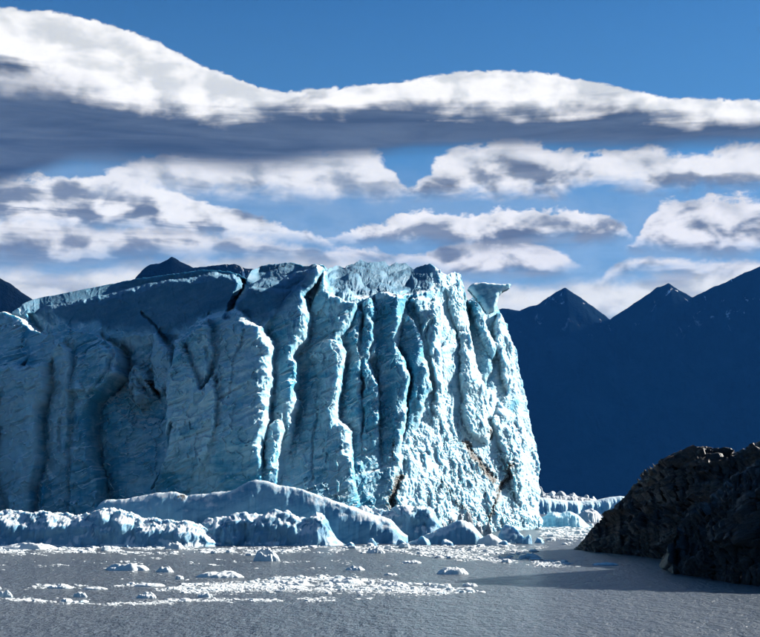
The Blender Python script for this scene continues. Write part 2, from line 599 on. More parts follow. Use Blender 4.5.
mountain('mountain_range', [(330, 420), (400, 360), (470, 322), (490, 312), (502, 308), (520, 310), (540, 303), (555, 292), (565, 287), (580, 297),
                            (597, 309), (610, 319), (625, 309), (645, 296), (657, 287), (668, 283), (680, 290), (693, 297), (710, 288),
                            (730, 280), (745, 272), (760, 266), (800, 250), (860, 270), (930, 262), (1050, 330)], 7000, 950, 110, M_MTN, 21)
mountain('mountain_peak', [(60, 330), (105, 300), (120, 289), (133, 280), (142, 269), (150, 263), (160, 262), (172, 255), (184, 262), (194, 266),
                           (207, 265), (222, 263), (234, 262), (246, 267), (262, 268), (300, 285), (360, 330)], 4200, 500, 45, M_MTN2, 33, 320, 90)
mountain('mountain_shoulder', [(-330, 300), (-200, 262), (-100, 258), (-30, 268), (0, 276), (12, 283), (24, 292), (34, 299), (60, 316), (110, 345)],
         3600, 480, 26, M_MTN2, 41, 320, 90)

# ------------------------------------------------------------------ glacier
SKYLINE = [(-60, 318), (0, 311), (20, 303), (35, 299), (50, 296), (75, 291), (100, 286), (125, 281), (150, 277), (180, 273), (200, 270), (215, 270),
           (230, 272), (240, 275), (247, 279), (252, 270), (262, 266), (275, 264), (292, 262), (306, 267), (316, 264), (323, 265), (328, 269),
           (336, 265), (345, 268), (352, 264), (360, 261), (374, 263), (384, 261), (390, 266), (396, 263), (406, 263), (413, 269), (421, 266),
           (429, 264), (436, 268), (445, 273), (456, 274), (466, 272), (480, 274), (486, 286), (492, 298), (500, 297), (512, 292), (524, 295), (534, 300), (541, 304)]
RIGHT = [(255, 493), (300, 497), (318, 503), (333, 511), (355, 519), (390, 524), (433, 533), (450, 538), (480, 540), (508, 540), (560, 541)]
YBASE = [(-60, 326), (0, 322), (115, 318), (200, 311), (265, 305), (300, 310), (340, 317), (400, 331), (430, 345), (470, 368), (510, 393), (530, 408), (541, 424)]

NC, NR = 1060, 500
a_ = np.linspace(-55, 541, NC)
b_ = np.linspace(0, 1, NR)
AA, BB = np.meshgrid(a_, b_)
T2 = interp(a_, SKYLINE) + fbm(a_ / 7.0, a_ * 0, 4, 3) * 2.2 * sstep(a_, 20, 260) + fbm(a_ / 25.0, a_ * 0 + 4, 2, 8) * 1.0
PY = 553 + BB * (T2[None, :] - 553)
PR = sinterp(PY, RIGHT, 6) + fbm(PY / 11.0, PY * 0 + 2.5, 4, 17) * 3.0
PX = np.where(AA < 440, AA, 440 + (AA - 440) / 101.0 * (PR - 440))
wx = fbm(PX / 16, PY / 22, 4, 51) * 4.0
wy = fbm(PX / 18, PY / 14, 4, 61) * 3.0
QX = PX + wx * 0.8 + fbm(PX / 4.5, PY / 6, 3, 55) * 1.3
QY = PY + wy * 0.8 + fbm(PX / 5, PY / 4.5, 3, 65) * 1.2
Yb = sinterp(PX, YBASE, 10)
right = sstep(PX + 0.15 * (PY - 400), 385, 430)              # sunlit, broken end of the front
mid = sstep(PX, 285, 345)
# background wall: leans back, steep upper slopes above the rim of the slabs
RIM = [(-60, 296), (0, 304), (40, 326), (70, 325), (105, 333), (130, 340), (150, 345), (200, 335), (250, 330), (300, 315), (330, 300), (370, 292), (410, 296), (440, 285), (470, 290), (541, 305)]
rim = interp(PX, RIM)
D = (545 - PY) / 280.0 * 5.0
D += sstep(rim - PY, -6, 60) * 22.0 * (1 - right) + np.clip(rim - PY, 0, 60) * 0.35 * right
D += 1.2 + 1.3 * mid * (1 - right)
# the foot of the front pushes forward into one broken apron
D -= sstep(PY, 395, 490) * sstep(PX, 130, 190) * (1 - sstep(PX, 300, 480)) * 5.0
zone = np.zeros(PX.shape, np.int32)


def slab(poly, d, w_soft=3.0, w_right=6.0, tilt=0.0, lean=0.0, idx=0, relative=None, fade=None, groove=3.5):
    """lay a slab of ice over the wall: d metres behind (+) or in front (-) of the base line"""
    global D
    sd, side = poly_sd(QX, QY, poly)
    vary = 0.45 + 1.1 * sstep(fbm(PX / 22 + d, PY / 16, 3, 57 + len(poly)), -0.3, 0.35)
    soft = (w_soft + (w_right - w_soft) * sstep(side, 0.2, 0.8)) * vary
    k = np.clip(sd / soft, 0, 1)
    k = np.sqrt(np.clip(1 - (1 - k) ** 2, 0, 1))     # rounded shoulder
    P = np.array(poly, float)
    cx, cy = P[:, 0].mean(), P[:, 1].mean()
    target = d + tilt * (PX - cx) + lean * (cy - PY)
    if relative is not None:
        target = D + relative
    if fade is not None:
        k = k * (1 - sstep(PY, *fade))
    # the wall is undercut just beyond the right-hand edge
    gk = (sd < 0) * sstep(side, 0.25, 0.85) * np.exp(np.minimum(sd, 0) / 5.0) * (1 - np.exp(np.minimum(sd, 0) / 0.8))
    if fade is not None:
        gk = gk * (1 - sstep(PY, *fade))
    D = D + gk * ((groove if idx < 16 else groove * 0.4) if idx else 0.0)
    D = D + (target - D) * k
    if idx:
        zone[(sd > 0.5) & (k > 0.3)] = idx


# upper slopes: two long swells of old ice, then the big dome over the tall slabs
slab([(20, 330), (22, 312), (60, 304), (100, 296), (140, 285), (190, 277), (215, 272), (236, 276), (244, 284), (236, 300), (225, 322), (200, 345), (170, 390), (120, 380), (60, 350)],
     9.0, 6, 4, 0, 0.16, 1)
slab([(226, 322), (240, 296), (246, 288), (256, 282), (280, 276), (305, 270), (320, 268), (312, 282), (304, 296), (309, 318), (300, 340), (285, 370), (240, 380)],
     3.0, 4, 7, 0.02, 0.16, 2)
slab([(326, 300), (330, 284), (352, 282), (380, 284), (404, 294), (410, 312), (398, 350), (360, 360), (330, 330)], 6.5, 4, 5, 0.0, 0.12, 3)
# corner between the left block and the tall slabs
slab([(100, 335), (140, 335), (178, 332), (176, 390), (160, 425), (140, 430), (112, 410)], 7.5, 24, 16)
# left block with a ragged top
slab([(-70, 300), (-20, 303), (0, 309), (20, 319), (34, 329), (46, 334), (60, 331), (80, 331), (95, 334), (112, 344), (118, 352), (119, 372), (104, 392), (94, 402), (91, 430), (93, 455),
      (99, 472), (103, 500), (108, 560), (-70, 560)], -4.5, 3, 4.5, 0.0, 0.03, 4, groove=6.0)
slab([(-70, 300), (-20, 303), (0, 309), (20, 319), (34, 329), (46, 334), (60, 331), (80, 331), (95, 334), (112, 344), (118, 352), (119, 372), (104, 392), (-70, 396)],
     -1.2, 2.5, 4, 0.0, 0.12, 4)
slab([(88, 352), (104, 346), (113, 352), (112, 366), (100, 385), (90, 398), (84, 380)], -5.2, 5, 6, 0, 0, 4)
slab([(56, 352), (66, 345), (74, 352), (74, 400), (73, 450), (74, 560), (50, 560), (52, 400)], -5.9, 3, 4, 0, 0, 5)
slab([(-70, 385), (-30, 376), (0, 373), (12, 369), (26, 367), (30, 371), (49, 366), (53, 364), (54, 391), (48, 410), (45, 427), (47, 441), (48, 462), (41, 488), (37, 560), (-70, 560)],
     -10.5, 3, 4, 0.0, 0.01, 6, groove=6.0)
slab([(-70, 400), (-10, 396), (8, 398), (3, 420), (11, 432), (6, 450), (4, 470), (14, 500), (17, 560), (-70, 560)], -13.5, 3, 4, 0, 0, 7)
slab([(24, 470), (34, 455), (38, 470), (36, 560), (20, 560)], -12.2, 3, 4)
slab([(78, 470), (84, 460), (98, 466), (103, 480), (101, 560), (80, 560)], -5.5, 4, 4)
# knot of broken ice in the corner
slab([(122, 372), (132, 363), (142, 368), (148, 384), (150, 396), (136, 406), (124, 398)], 2.2, 9, 6, 0, 0, 8)
slab([(126, 384), (136, 380), (142, 392), (134, 402)], 1.0, 5, 5, 0, 0, 8)
slab([(151, 334), (157, 333), (163, 343), (169, 350), (170, 384), (162, 394), (152, 388), (149, 360)], 2.0, 4, 5, 0, 0.02, 9)
# tall slabs of the main front, back to front
slab([(340, 302), (357, 302), (363, 311), (355, 344), (362, 360), (361, 390), (364, 400), (361, 430), (363, 470), (368, 560), (335, 560), (338, 345), (350, 325)], 2.2, 4, 6, -0.20, 0.01, 10, fade=(410, 480))
slab([(324, 272), (329, 284), (336, 294), (345, 299), (357, 303), (351, 320), (341, 336), (347, 352), (341, 382), (338, 418), (347, 425), (352, 432), (354, 480), (359, 505), (362, 560), (270, 560), (280, 440), (296, 340), (308, 310)],
     0.0, 3, 7, -0.18, 0.03, 11, fade=(440, 530))
slab([(308, 352), (322, 338), (337, 341), (346, 355), (341, 382), (336, 418), (326, 440), (316, 410), (318, 380)], -1.0, 9, 9, -0.16, 0.02, 11, fade=(390, 450))
slab([(262, 331), (282, 302), (300, 282), (310, 274), (318, 266), (323, 270), (316, 284), (304, 297), (311, 314), (306, 336), (292, 354), (299, 361), (295, 390), (298, 400), (294, 410), (292, 430), (287, 460), (284, 560), (255, 560), (255, 340)],
     -3.0, 3, 7, -0.16, 0.05, 12, fade=(395, 470))
slab([(264, 432), (279, 419), (284, 424), (284, 436), (279, 455), (276, 470), (266, 470)], -4.6, 2.5, 5, 0, 0)
slab([(168, 384), (177, 343), (186, 331), (192, 326), (199, 318), (217, 314), (228, 311), (234, 307), (242, 313), (250, 320), (262, 329), (270, 338), (274, 349), (273, 382), (270, 423), (264, 445), (264, 465), (263, 560), (148, 560), (151, 487), (166, 462), (176, 427), (169, 412)],
     -7.5, 4, 7, -0.02, 0.05, 13, fade=(430, 500))
slab([(188, 345), (198, 322), (206, 318), (212, 330), (216, 352), (213, 372), (205, 392), (196, 380), (192, 360)], -9.2, 6, 6, 0, 0, 13)
slab([(170, 390), (178, 352), (188, 345), (196, 370), (206, 392), (216, 380), (222, 400), (216, 440), (205, 470), (190, 560), (150, 560), (153, 490), (170, 455)], -9.6, 4, 5, 0, 0, 13, fade=(420, 500))
# turquoise pillars where the front turns
slab([(361, 300), (366, 295), (371, 295), (375, 307), (374, 338), (368, 347), (373, 373), (378, 385), (380, 430), (378, 463), (384, 505), (388, 560), (360, 560), (361, 450), (363, 380), (357, 350), (363, 320)], 0.2, 4, 6, -0.26, 0.02, 14, fade=(410, 480))
slab([(372, 300), (376, 288), (390, 289), (409, 296), (401, 318), (397, 343), (405, 360), (410, 376), (407, 410), (401, 440), (403, 470), (399, 500), (402, 560), (382, 560), (382, 460), (378, 400), (376, 345)],
     -1.0, 5, 7, -0.34, 0.02, 15, fade=(420, 490))
slab([(402, 320), (410, 312), (421, 333), (428, 365), (430, 391), (419, 423), (411, 450), (406, 560), (398, 560), (404, 440), (412, 376), (399, 345)], 0.0, 5, 8, -0.46, 0.02, 16, fade=(390, 450))
slab([(424, 300), (436, 296), (444, 306), (440, 340), (443, 380), (447, 420), (440, 470), (432, 430), (434, 380), (428, 340)], -0.3, 7, 8, -0.30, 0.02, 17, fade=(380, 440))
slab([(439, 350), (450, 332), (458, 322), (458, 360), (457, 392), (450, 404), (442, 396)], 4.0, 7, 4, 0, 0)
slab([(412, 296), (424, 292), (430, 318), (424, 334)], 2.6, 7, 5, 0, 0)
slab([(446, 286), (462, 280), (467, 308), (472, 333), (477, 360), (483, 385), (488, 420), (478, 440), (466, 420), (460, 380), (459, 330), (450, 310)], -1.6, 7, 7, -0.16, 0.02, 17, fade=(380, 440))
# gap and the leaning tower at the end
slab([(468, 296), (474, 304), (480, 318), (486, 335), (493, 345), (492, 372), (485, 384), (475, 350), (470, 330)], 6.0, 5, 6, -0.5, 0, 18)
slab([(470, 300), (478, 292), (490, 296), (486, 312), (484, 322), (493, 338), (498, 346), (492, 360), (484, 345), (476, 322)], -0.5, 5, 6, -0.1, 0, 18)
slab([(493, 322), (499, 312), (506, 322), (512, 340), (516, 370), (508, 395), (500, 375), (496, 350)], -1.5, 7, 7, 0.0, 0.02, 19)
slab([(460, 405), (468, 392), (480, 400), (492, 430), (488, 445), (476, 440), (464, 425)], -1.8, 9, 8, -0.08, 0.02, 17)
slab([(480, 395), (490, 385), (498, 400), (496, 420), (486, 418)], 2.4, 7, 5, 0, 0)
slab([(492, 420), (500, 400), (512, 415), (520, 440), (526, 480), (520, 510), (508, 480), (500, 450)], -1.2, 10, 9, 0.0, 0.02, 19)

# narrow cracks
def crack(pts, depth, wd):
    global D
    P = np.array(pts, float)
    best = np.full(PX.shape, 1e9)
    for (ax, ay), (bx, by) in zip(P[:-1], P[1:]):
        ex, ey = bx - ax, by - ay
        t = np.clip(((QX - ax) * ex + (QY - ay) * ey) / (ex * ex + ey * ey), 0, 1)
        best = np.minimum(best, np.hypot(ax + t * ex - QX, ay + t * ey - QY))
    D = D + depth * (1 - sstep(best, 0.2 * wd, wd))


crack([(170, 370), (171, 392), (172, 412), (168, 429)], 4.0, 2.6)
crack([(177, 426), (173, 445), (166, 463), (158, 478), (151, 489)], 3.0, 2.0)
crack([(243, 282), (238, 294), (231, 306), (226, 318)], 7.0, 4.0)
crack([(141, 312), (155, 328), (166, 340)], 1.6, 2.0)
crack([(66, 420), (64, 440), (66, 452)], 1.0, 2.5)
crack([(211, 352), (214, 372), (208, 392)], 1.5, 3.0)
crack([(247, 332), (240, 356), (232, 400)], 0.8, 2.0)
crack([(318, 410), (312, 440), (313, 480)], 0.9, 2.2)
crack([(402, 462), (398, 482), (392, 508)], 2.0, 5.0)
crack([(467, 444), (478, 458), (486, 470), (493, 478)], 1.2, 4.0)
crack([(509, 468), (506, 480), (500, 490)], 1.2, 3.5)

Dslab = D.copy()
# surface relief
up = sstep(rim - PY, -5, 15)
quiet = 1 - 0.75 * up * (1 - right)
lower = sstep(PY, 380, 460)
rough = right * (0.35 + 0.65 * lower) * (0.35 + 0.9 * sstep(fbm(PX / 26 - PY / 90, PY / 42, 3, 69), -0.22, 0.28))
calm = 0.25 + 0.75 * sstep(fbm(PX / 45, PY / 60, 3, 67), -0.1, 0.25)
fl = ridged(PX / 17 + fbm(PX / 40, PY / 60, 3, 71) * 1.3, PY / 95, 3, 81)
D -= fl * (0.22 + 0.25 * mid + 0.5 * right) * quiet
fl = ridged(PX / 30 + fbm(PX / 50, PY / 70, 3, 73) * 0.9 - PY / 240, PY / 190, 2, 83)
D -= fl * (0.2 * mid + 2.1 * right) * (1 - 0.3 * lower) * quiet
# diagonal broken flutes on the lit end
s1 = PX * 0.90 - PY * 0.26 + wx * 0.6
s2 = PX * 0.26 + PY * 0.90
fl2 = ridged(s1 / 8 + fbm(s1 / 20, s2 / 30, 3, 91), s2 / 42, 4, 95)
D -= fl2 * (1.35 * rough + 0.15 * mid) * quiet
fl3 = ridged(s1 / 3.6 + fbm(s1 / 9, s2 / 14, 3, 191), s2 / 17, 3, 195)
D -= fl3 * (0.95 * rough + 0.10 * mid * calm + 0.02)
# scallops: sharp rims round shallow hollows
f1, f2, cid = voronoi(s1 / 11 + wx * 0.1, s2 / 26 + wy * 0.1, 5)
D -= (f1 - 0.4) * (0.15 + 0.8 * rough + 0.15 * mid) - (RND[cid, 2] - 0.5) * (0.12 + 0.9 * rough + 0.1 * mid)
f1, f2, cid = voronoi(s1 / 3.4 + wx * 0.2, s2 / 8 + wy * 0.2, 6)
D -= (f1 - 0.4) * (0.04 + 0.6 * rough + 0.1 * mid * calm) - (RND[cid, 1] - 0.5) * (0.03 + 0.5 * rough)
# slanting bedding scars and flaked plates on the shaded wall
shw = 1 - right
q = PY + 0.42 * PX
bed = ridged(q / 15 + fbm(PX / 30, PY / 30, 3, 101), PX / 75 - PY / 160, 3, 105)
D -= bed * 0.16 * shw * calm * quiet
pl = fbm(PX / 26 + wx * 0.05, PY / 48, 4, 107) * 2.6
D -= (pl - np.floor(pl)) ** 4 * 0.8 * shw * quiet
pl = fbm(q / 24, PX / 50, 3, 109) * 2.6
D -= (pl - np.floor(pl)) ** 4 * 0.5 * shw * quiet
sc1 = np.clip(fbm(q / 7, PX / 40, 3, 111) - 0.2, 0, 1)
D += sc1 * 2.4 * shw * quiet
knot = np.exp(-((PX - 138) / 22) ** 2 - ((PY - 385) / 22) ** 2)
f1, f2, cid = voronoi(PX / 9 + wx * 0.2, PY / 9 + wy * 0.2, 9)
D -= knot * ((RND[cid, 1] - 0.5) * 4.0 - (f1 - 0.4) * 1.5)
D -= fbm(PX / 30, PY / 38, 3, 121) * 1.1 * quiet
D -= fbm(PX / 11, PY / 14, 4, 131) * (0.42 + 0.5 * rough) * quiet
D -= fbm(PX / 2.8, PY / 3.2, 3, 141) * (0.06 + 0.42 * rough + 0.10 * mid)
fk = fbm(s1 / 7, s2 / 15, 4, 143) * 3.0
D -= (fk - np.floor(fk)) ** 3 * (0.8 * rough + 0.2 * mid)
# dark hummocky old surface at the very top
tt = (294 - PY) / 8.0 + fbm(PX / 34, PY / 30, 3, 151) * 1.3
tt = np.maximum(tt, 0)
ter = np.floor(tt) + (tt - np.floor(tt)) ** 5
hum = ter * 4.5 * sstep(PX, 242, 262) * (1 - sstep(PX, 405, 440)) * sstep(np.abs(PX - 318), 6, 22)
D += hum

Yq = Yb + sstep(rim - PY, -8, 22) * (Dslab + hum)
Yw = Yb + D
Xw = (PX - 380) / F * Yq + fbm(PX / 12, PY / 12, 4, 161) * (0.3 + 0.7 * rough) * quiet
Zw = CH + (HOR - PY) / F * Yq + fbm(PX / 10, PY / 10, 4, 171) * (0.15 + 0.6 * rough) * quiet
P = np.stack([Xw, Yw, Zw], -1)
# the plateau behind the crest
back = []
top = P[-1]
for i, (dy, dzz) in enumerate(((0.6, 0.1), (1.6, 0.15), (3.5, 0.05), (7, -0.3), (13, -1.0), (22, -2.0), (36, -3.0), (60, -4.5), (95, -6), (140, -8))):
    r = top.copy()
    r[:, 1] += dy * 1.0
    r[:, 0] -= np.clip(dy, 0, 40) * 0.25 * sstep(a_, 380, 541)
    r[:, 2] += dzz + fbm(r[:, 0] / 9, r[:, 1] / 9, 4, 181) * min(dy * 0.2, 2.2) - min(dy, 20) * 0.06
    back.append(r)
P = np.concatenate([P, np.stack(back)], 0)
# the flank turning away at the right end
nr = P.shape[0]
last = P[:, -1]
fl_cols = []
for dx_, dy_ in ((0.2, 1.5), (0.1, 4), (-0.6, 8), (-2, 14), (-5, 24), (-10, 40), (-16, 62)):
    r = last.copy()
    r[:, 0] += dx_ + fbm(r[:, 2] / 6, r[:, 2] * 0 + dy_ / 9, 4, 191) * 1.4
    r[:, 1] += dy_
    fl_cols.append(r)
P = np.concatenate([P, np.stack(fl_cols, 1)], 1)
nr, nc = P.shape[:2]
zone = np.pad(zone, ((0, nr - NR), (0, nc - NC)), mode='edge')
zone[NR:, :] = 20


def blob_line(pts, wd):
    Pt = np.array(pts, float)
    best = np.full(PX.shape, 1e9)
    for (ax, ay), (bx, by) in zip(Pt[:-1], Pt[1:]):
        ex, ey = bx - ax, by - ay
        t = np.clip(((QX - ax) * ex + (QY - ay) * ey) / (ex * ex + ey * ey), 0, 1)
        best = np.minimum(best, np.hypot(ax + t * ex - QX, ay + t * ey - QY))
    return np.clip(1 - best / wd, 0, 1)


dirt = np.zeros(PX.shape)
for pts, wd, k in (([(400, 476), (395, 490), (391, 508)], 10, 0.85), ([(467, 442), (472, 452), (484, 468), (493, 480)], 9, 0.9), ([(509, 466), (507, 478), (500, 490)], 8, 0.9),
                   ([(500, 490), (494, 505), (490, 518)], 7, 0.75), ([(392, 440), (394, 460)], 6, 0.6), ([(440, 480), (455, 500), (470, 515)], 12, 0.6),
                   ([(489, 430), (492, 438)], 7, 0.8), ([(470, 470), (485, 495)], 12, 0.5), ([(522, 470), (530, 490)], 7, 0.5), ([(130, 372), (146, 392)], 14, 0.45),
                   ([(145, 380), (152, 392)], 6, 0.8), ([(258, 268), (300, 264), (350, 270), (400, 272)], 8, 0.42)):
    dirt = np.maximum(dirt, blob_line(pts, wd) * k)
dirt = np.pad(dirt, ((0, nr - NR), (0, nc - NC)), mode='constant')

# bubbly pale slabs, clear blue recesses; recess shade is partly put into the colour
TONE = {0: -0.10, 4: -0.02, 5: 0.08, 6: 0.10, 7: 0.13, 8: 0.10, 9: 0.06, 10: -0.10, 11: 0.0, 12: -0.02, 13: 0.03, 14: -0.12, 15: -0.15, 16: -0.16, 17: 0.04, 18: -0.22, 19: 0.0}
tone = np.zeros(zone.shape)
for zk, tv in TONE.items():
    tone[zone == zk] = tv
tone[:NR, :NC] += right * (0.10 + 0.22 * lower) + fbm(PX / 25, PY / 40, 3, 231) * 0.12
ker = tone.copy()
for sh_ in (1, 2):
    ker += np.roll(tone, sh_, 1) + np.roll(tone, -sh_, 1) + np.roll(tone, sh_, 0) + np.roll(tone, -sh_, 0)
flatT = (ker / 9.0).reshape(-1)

# clear old ice of the upper swells, and crest hummocks with grime and painted shadow
old = sstep(rim - PY + fbm(PX / 20, PY / 14, 4, 221) * 16, 0, 14) * (1 - right) * 0.9
blk = np.maximum(poly_sd(QX, QY, [(-70, 295), (0, 307), (20, 317), (46, 332), (80, 329), (118, 345), (120, 420), (-70, 420)])[0], 0)
old *= 1 - sstep(blk, 0, 3)
pin = poly_sd(QX, QY, [(168, 345), (199, 316), (234, 305), (262, 327), (290, 300), (318, 260), (330, 262), (336, 300), (300, 400), (168, 400)])[0]
old *= 1 - sstep(pin, -2, 4) * 0.75
crest = sstep(294 - 0.05 * np.abs(PX - 370) + fbm(PX / 12, PY / 6, 3, 223) * 10 - PY, 0, 8) * sstep(PX, 250, 262) * (1 - sstep(PX, 425, 440)) * (1 - np.exp(-((PX - 320) / 9) ** 2))
old = np.maximum(old, crest)
old = np.pad(old, ((0, nr - NR), (0, nc - NC)), mode='edge')
flatO = old.reshape(-1)

N = grid_normals(P)
quads = grid_quads(nr, nc)
qz = zone.reshape(-1)[quads[:, 0]]
glacier = empty('glacier', (0, 300, 0))
tag(glacier, 'towering blue-white glacier front with sheer fluted ice cliffs rising from the lake', 'glacier')
flatP, flatN, flatD = P.reshape(-1, 3), N.reshape(-1, 3), dirt.reshape(-1)
ZN = {0: 'ice_cliff', 1: 'upper_ice_slope', 2: 'upper_ice_slope', 3: 'upper_ice_slope', 20: 'plateau', 18: 'ice_tower', 19: 'ice_tower'}
ZL = {0: 'rough broken ice cliff, white in the sun at its end', 1: 'smooth dark blue ice slope below the crest', 4: 'left shaded block of ice with a ragged snowy top',
      6: 'pale shaded slab of ice with a snowy ledge', 12: 'slab of ice ending in a jagged pinnacle with a glowing edge', 13: 'broad flat shaded slab of ice',
      15: 'turquoise ice pillar with a bright rim', 18: 'leaning ice tower beside the gap', 20: 'icy plateau behind the crest'}
loc = np.array([0, 300, 0])
for z in np.unique(qz):
    qs = quads[qz == z]
    ids, inv = np.unique(qs, return_inverse=True)
    nm = ZN.get(int(z), 'ice_slab' if z < 14 else 'ice_pillar')
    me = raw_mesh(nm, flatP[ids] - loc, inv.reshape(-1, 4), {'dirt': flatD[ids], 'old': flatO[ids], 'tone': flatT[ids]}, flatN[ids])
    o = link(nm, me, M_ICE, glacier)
    if int(z) in ZL:
        o['label'] = ZL[int(z)]


def lump_mesh(name, poly, Y0, thick, mat, seed, res=0.7, rough=0.5, bulge=1.0):
    """closed body with a traced side view: cushion front and back"""
    Pp = np.array(poly, float)
    x0, y0 = Pp.min(0) - 1.5
    x1, y1 = Pp.max(0) + 1.5
    gx = np.arange(x0, x1, res); gy = np.arange(y0, y1, res)
    GXX, GYY = np.meshgrid(gx, gy)
    sd, _ = poly_sd(GXX + fbm(GXX / 6, GYY / 6, 3, seed) * 0.8, GYY + fbm(GXX / 6, GYY / 6, 3, seed + 9) * 0.8, poly)
    k = np.clip(sd / (4.0 * bulge), 0, 1)
    hgt = np.sqrt(np.clip(1 - (1 - k) ** 2, 0, 1)) * thick
    ok = sd > -0.3
    q = grid_quads(*GXX.shape)
    q = q[ok.reshape(-1)[q].all(1)]
    X, Z = px2w(GXX, GYY, Y0)
    dsp = fbm(GXX / 5, GYY / 5, 4, seed + 3) * rough
    A1 = np.stack([X, Y0 - hgt - dsp * (k > 0), Z], -1).reshape(-1, 3)
    A2 = np.stack([X, Y0 + hgt * 1.2 + dsp * (k > 0) + 0.02, Z], -1).reshape(-1, 3)
    n = len(A1)
    V = np.concatenate([A1, A2])
    qq = np.concatenate([q, q[:, ::-1] + n])
    ids, inv = np.unique(qq, return_inverse=True)
    return raw_mesh(name, V[ids] - loc, inv.reshape(-1, 4))


me = lump_mesh('ice_cap', [(467, 289), (471, 285), (480, 283), (490, 284), (500, 285), (511, 285), (509, 289), (503, 292), (499, 296), (497, 303), (494, 312), (486, 314), (480, 304), (474, 297)],
               346, 4.5, M_ICE, 201)
o = link('ice_cap', me, M_ICE, glacier)
o['label'] = 'turquoise overhanging cap of ice on the leaning tower'

# ------------------------------------------------------------------ icebergs
def berg(name, prof, py_base, depth, label, mat=M_BERG, seed=1, lump=0.6, front=0.5, cat='iceberg', group=None, fine=0.35, dirt_c=None, nres=0.55, back_tilt=0.0, power=3.0):
    """floating ice: traced crest line, steep front at the waterline row py_base, real depth behind it"""
    Yf = y_at(py_base)
    Yc = Yf + depth * front
    x0, x1 = prof[0][0], prof[-1][0]
    n = int(max(24, (x1 - x0) / nres))
    nd = int(np.clip(depth / 0.28 * (250 / Yf), 26, 110))
    px = np.linspace(x0, x1, n)
    H = sinterp(px, prof, 1.5)
    X, Hc = px2w(px, H, Yc)
    Hc = np.maximum(Hc, 0.05)
    wv = np.linspace(0, 1, nd)
    XX, WW = np.meshgrid(X, wv)
    HH = np.broadcast_to(Hc, XX.shape)
    m = Yc / F
    fr = np.clip(WW / front, 0, 1)
    bk = np.clip((WW - front) / (1 - front), 0, 1)
    pf = np.where(WW < front, 0.45 * sstep(fr, 0.0, 0.42) + 0.55 * np.sin(np.clip((fr - 0.12) / 0.88, 0, 1) * np.pi / 2) ** 1.2, (1 - bk ** 2.2) ** 0.8)
    ends = np.minimum(XX - X[0], X[-1] - XX)
    taper = sstep(ends, 0, min(20 * m, 0.42 * (X[-1] - X[0])))
    YY = Yf + WW * depth
    sc_ = 1.0 / max(0.8, 0.12 * Hc.max() * 3)
    nz1 = fbm(XX * 0.22 + seed * 3.1, YY * 0.22, 4, seed)
    nz2 = fbm(XX * 0.8, YY * 0.8 + seed, 4, seed + 5)
    f1, f2, cid = voronoi(XX * 0.45 + nz1, YY * 0.45 + seed, seed)
    f1b, _, _ = voronoi(XX * 1.6 + nz2 * 0.5, YY * 1.6 + seed, seed + 1)
    Z = HH * pf
    Z += (nz1 * 0.9 + (0.42 - f1) * 0.9) * lump * pf * np.clip(HH / 3, 0.2, 1) + (nz2 * 0.5 + (0.4 - f1b) * 0.7) * fine * pf
    # waterline: front and back of the footprint wander
    sh = fbm(XX * 0.18, XX * 0 + seed, 4, seed + 11) * depth * 0.16 + (1 - np.sqrt(np.clip(taper, 0, 1))) * depth * 0.35
    YY = YY + sh * (1 - WW) - sh * WW
    skirt = (WW <= wv[1]) | (WW >= wv[-2]) | (ends < 1e-6)
    # front face relief
    face = np.exp(-((WW - front * 0.35) / (front * 0.5)) ** 2)
    YY = YY - face * (fbm(XX * 0.35, Z * 0.4, 4, seed + 21) * 1.3 * lump + fbm(XX * 1.3, Z * 1.1, 3, seed + 23) * 0.5 * fine)
    fv, _, fc = voronoi(XX * 0.30 + nz1, Z * 0.42 + seed, seed + 3)
    YY = YY + face * ((fv - 0.4) * 1.6 + (RND[fc, 0] - 0.5) * 1.0) * lump
    XX = XX + fbm(YY * 0.5, Z * 0.6 + XX * 0.3, 3, seed + 31) * 0.5 * lump
    Z = np.where((WW == 0) | (WW == 1) | (ends < 1e-6), -1.2, Z * (0.55 + 0.45 * taper))
    Pp = np.stack([XX, YY, Z], -1)
    attrs = {}
    if dirt_c is not None:
        dd = np.zeros(XX.shape)
        for (dpx, dpy, rr, kk) in dirt_c:
            cx, cz = px2w(dpx, dpy, Yc)
            dd = np.maximum(dd, np.clip(1 - np.hypot((XX - cx), (Z - cz) * 1.0) / rr, 0, 1) * kk)
        attrs['dirt'] = dd.reshape(-1)
    base = np.array([X.mean(), Yf + depth / 2, 0])
    me = raw_mesh(name, Pp.reshape(-1, 3) - base, grid_quads(nd, n), attrs)
    o = link(name, me, mat)
    o.location = base
    return tag(o, label, cat, group)


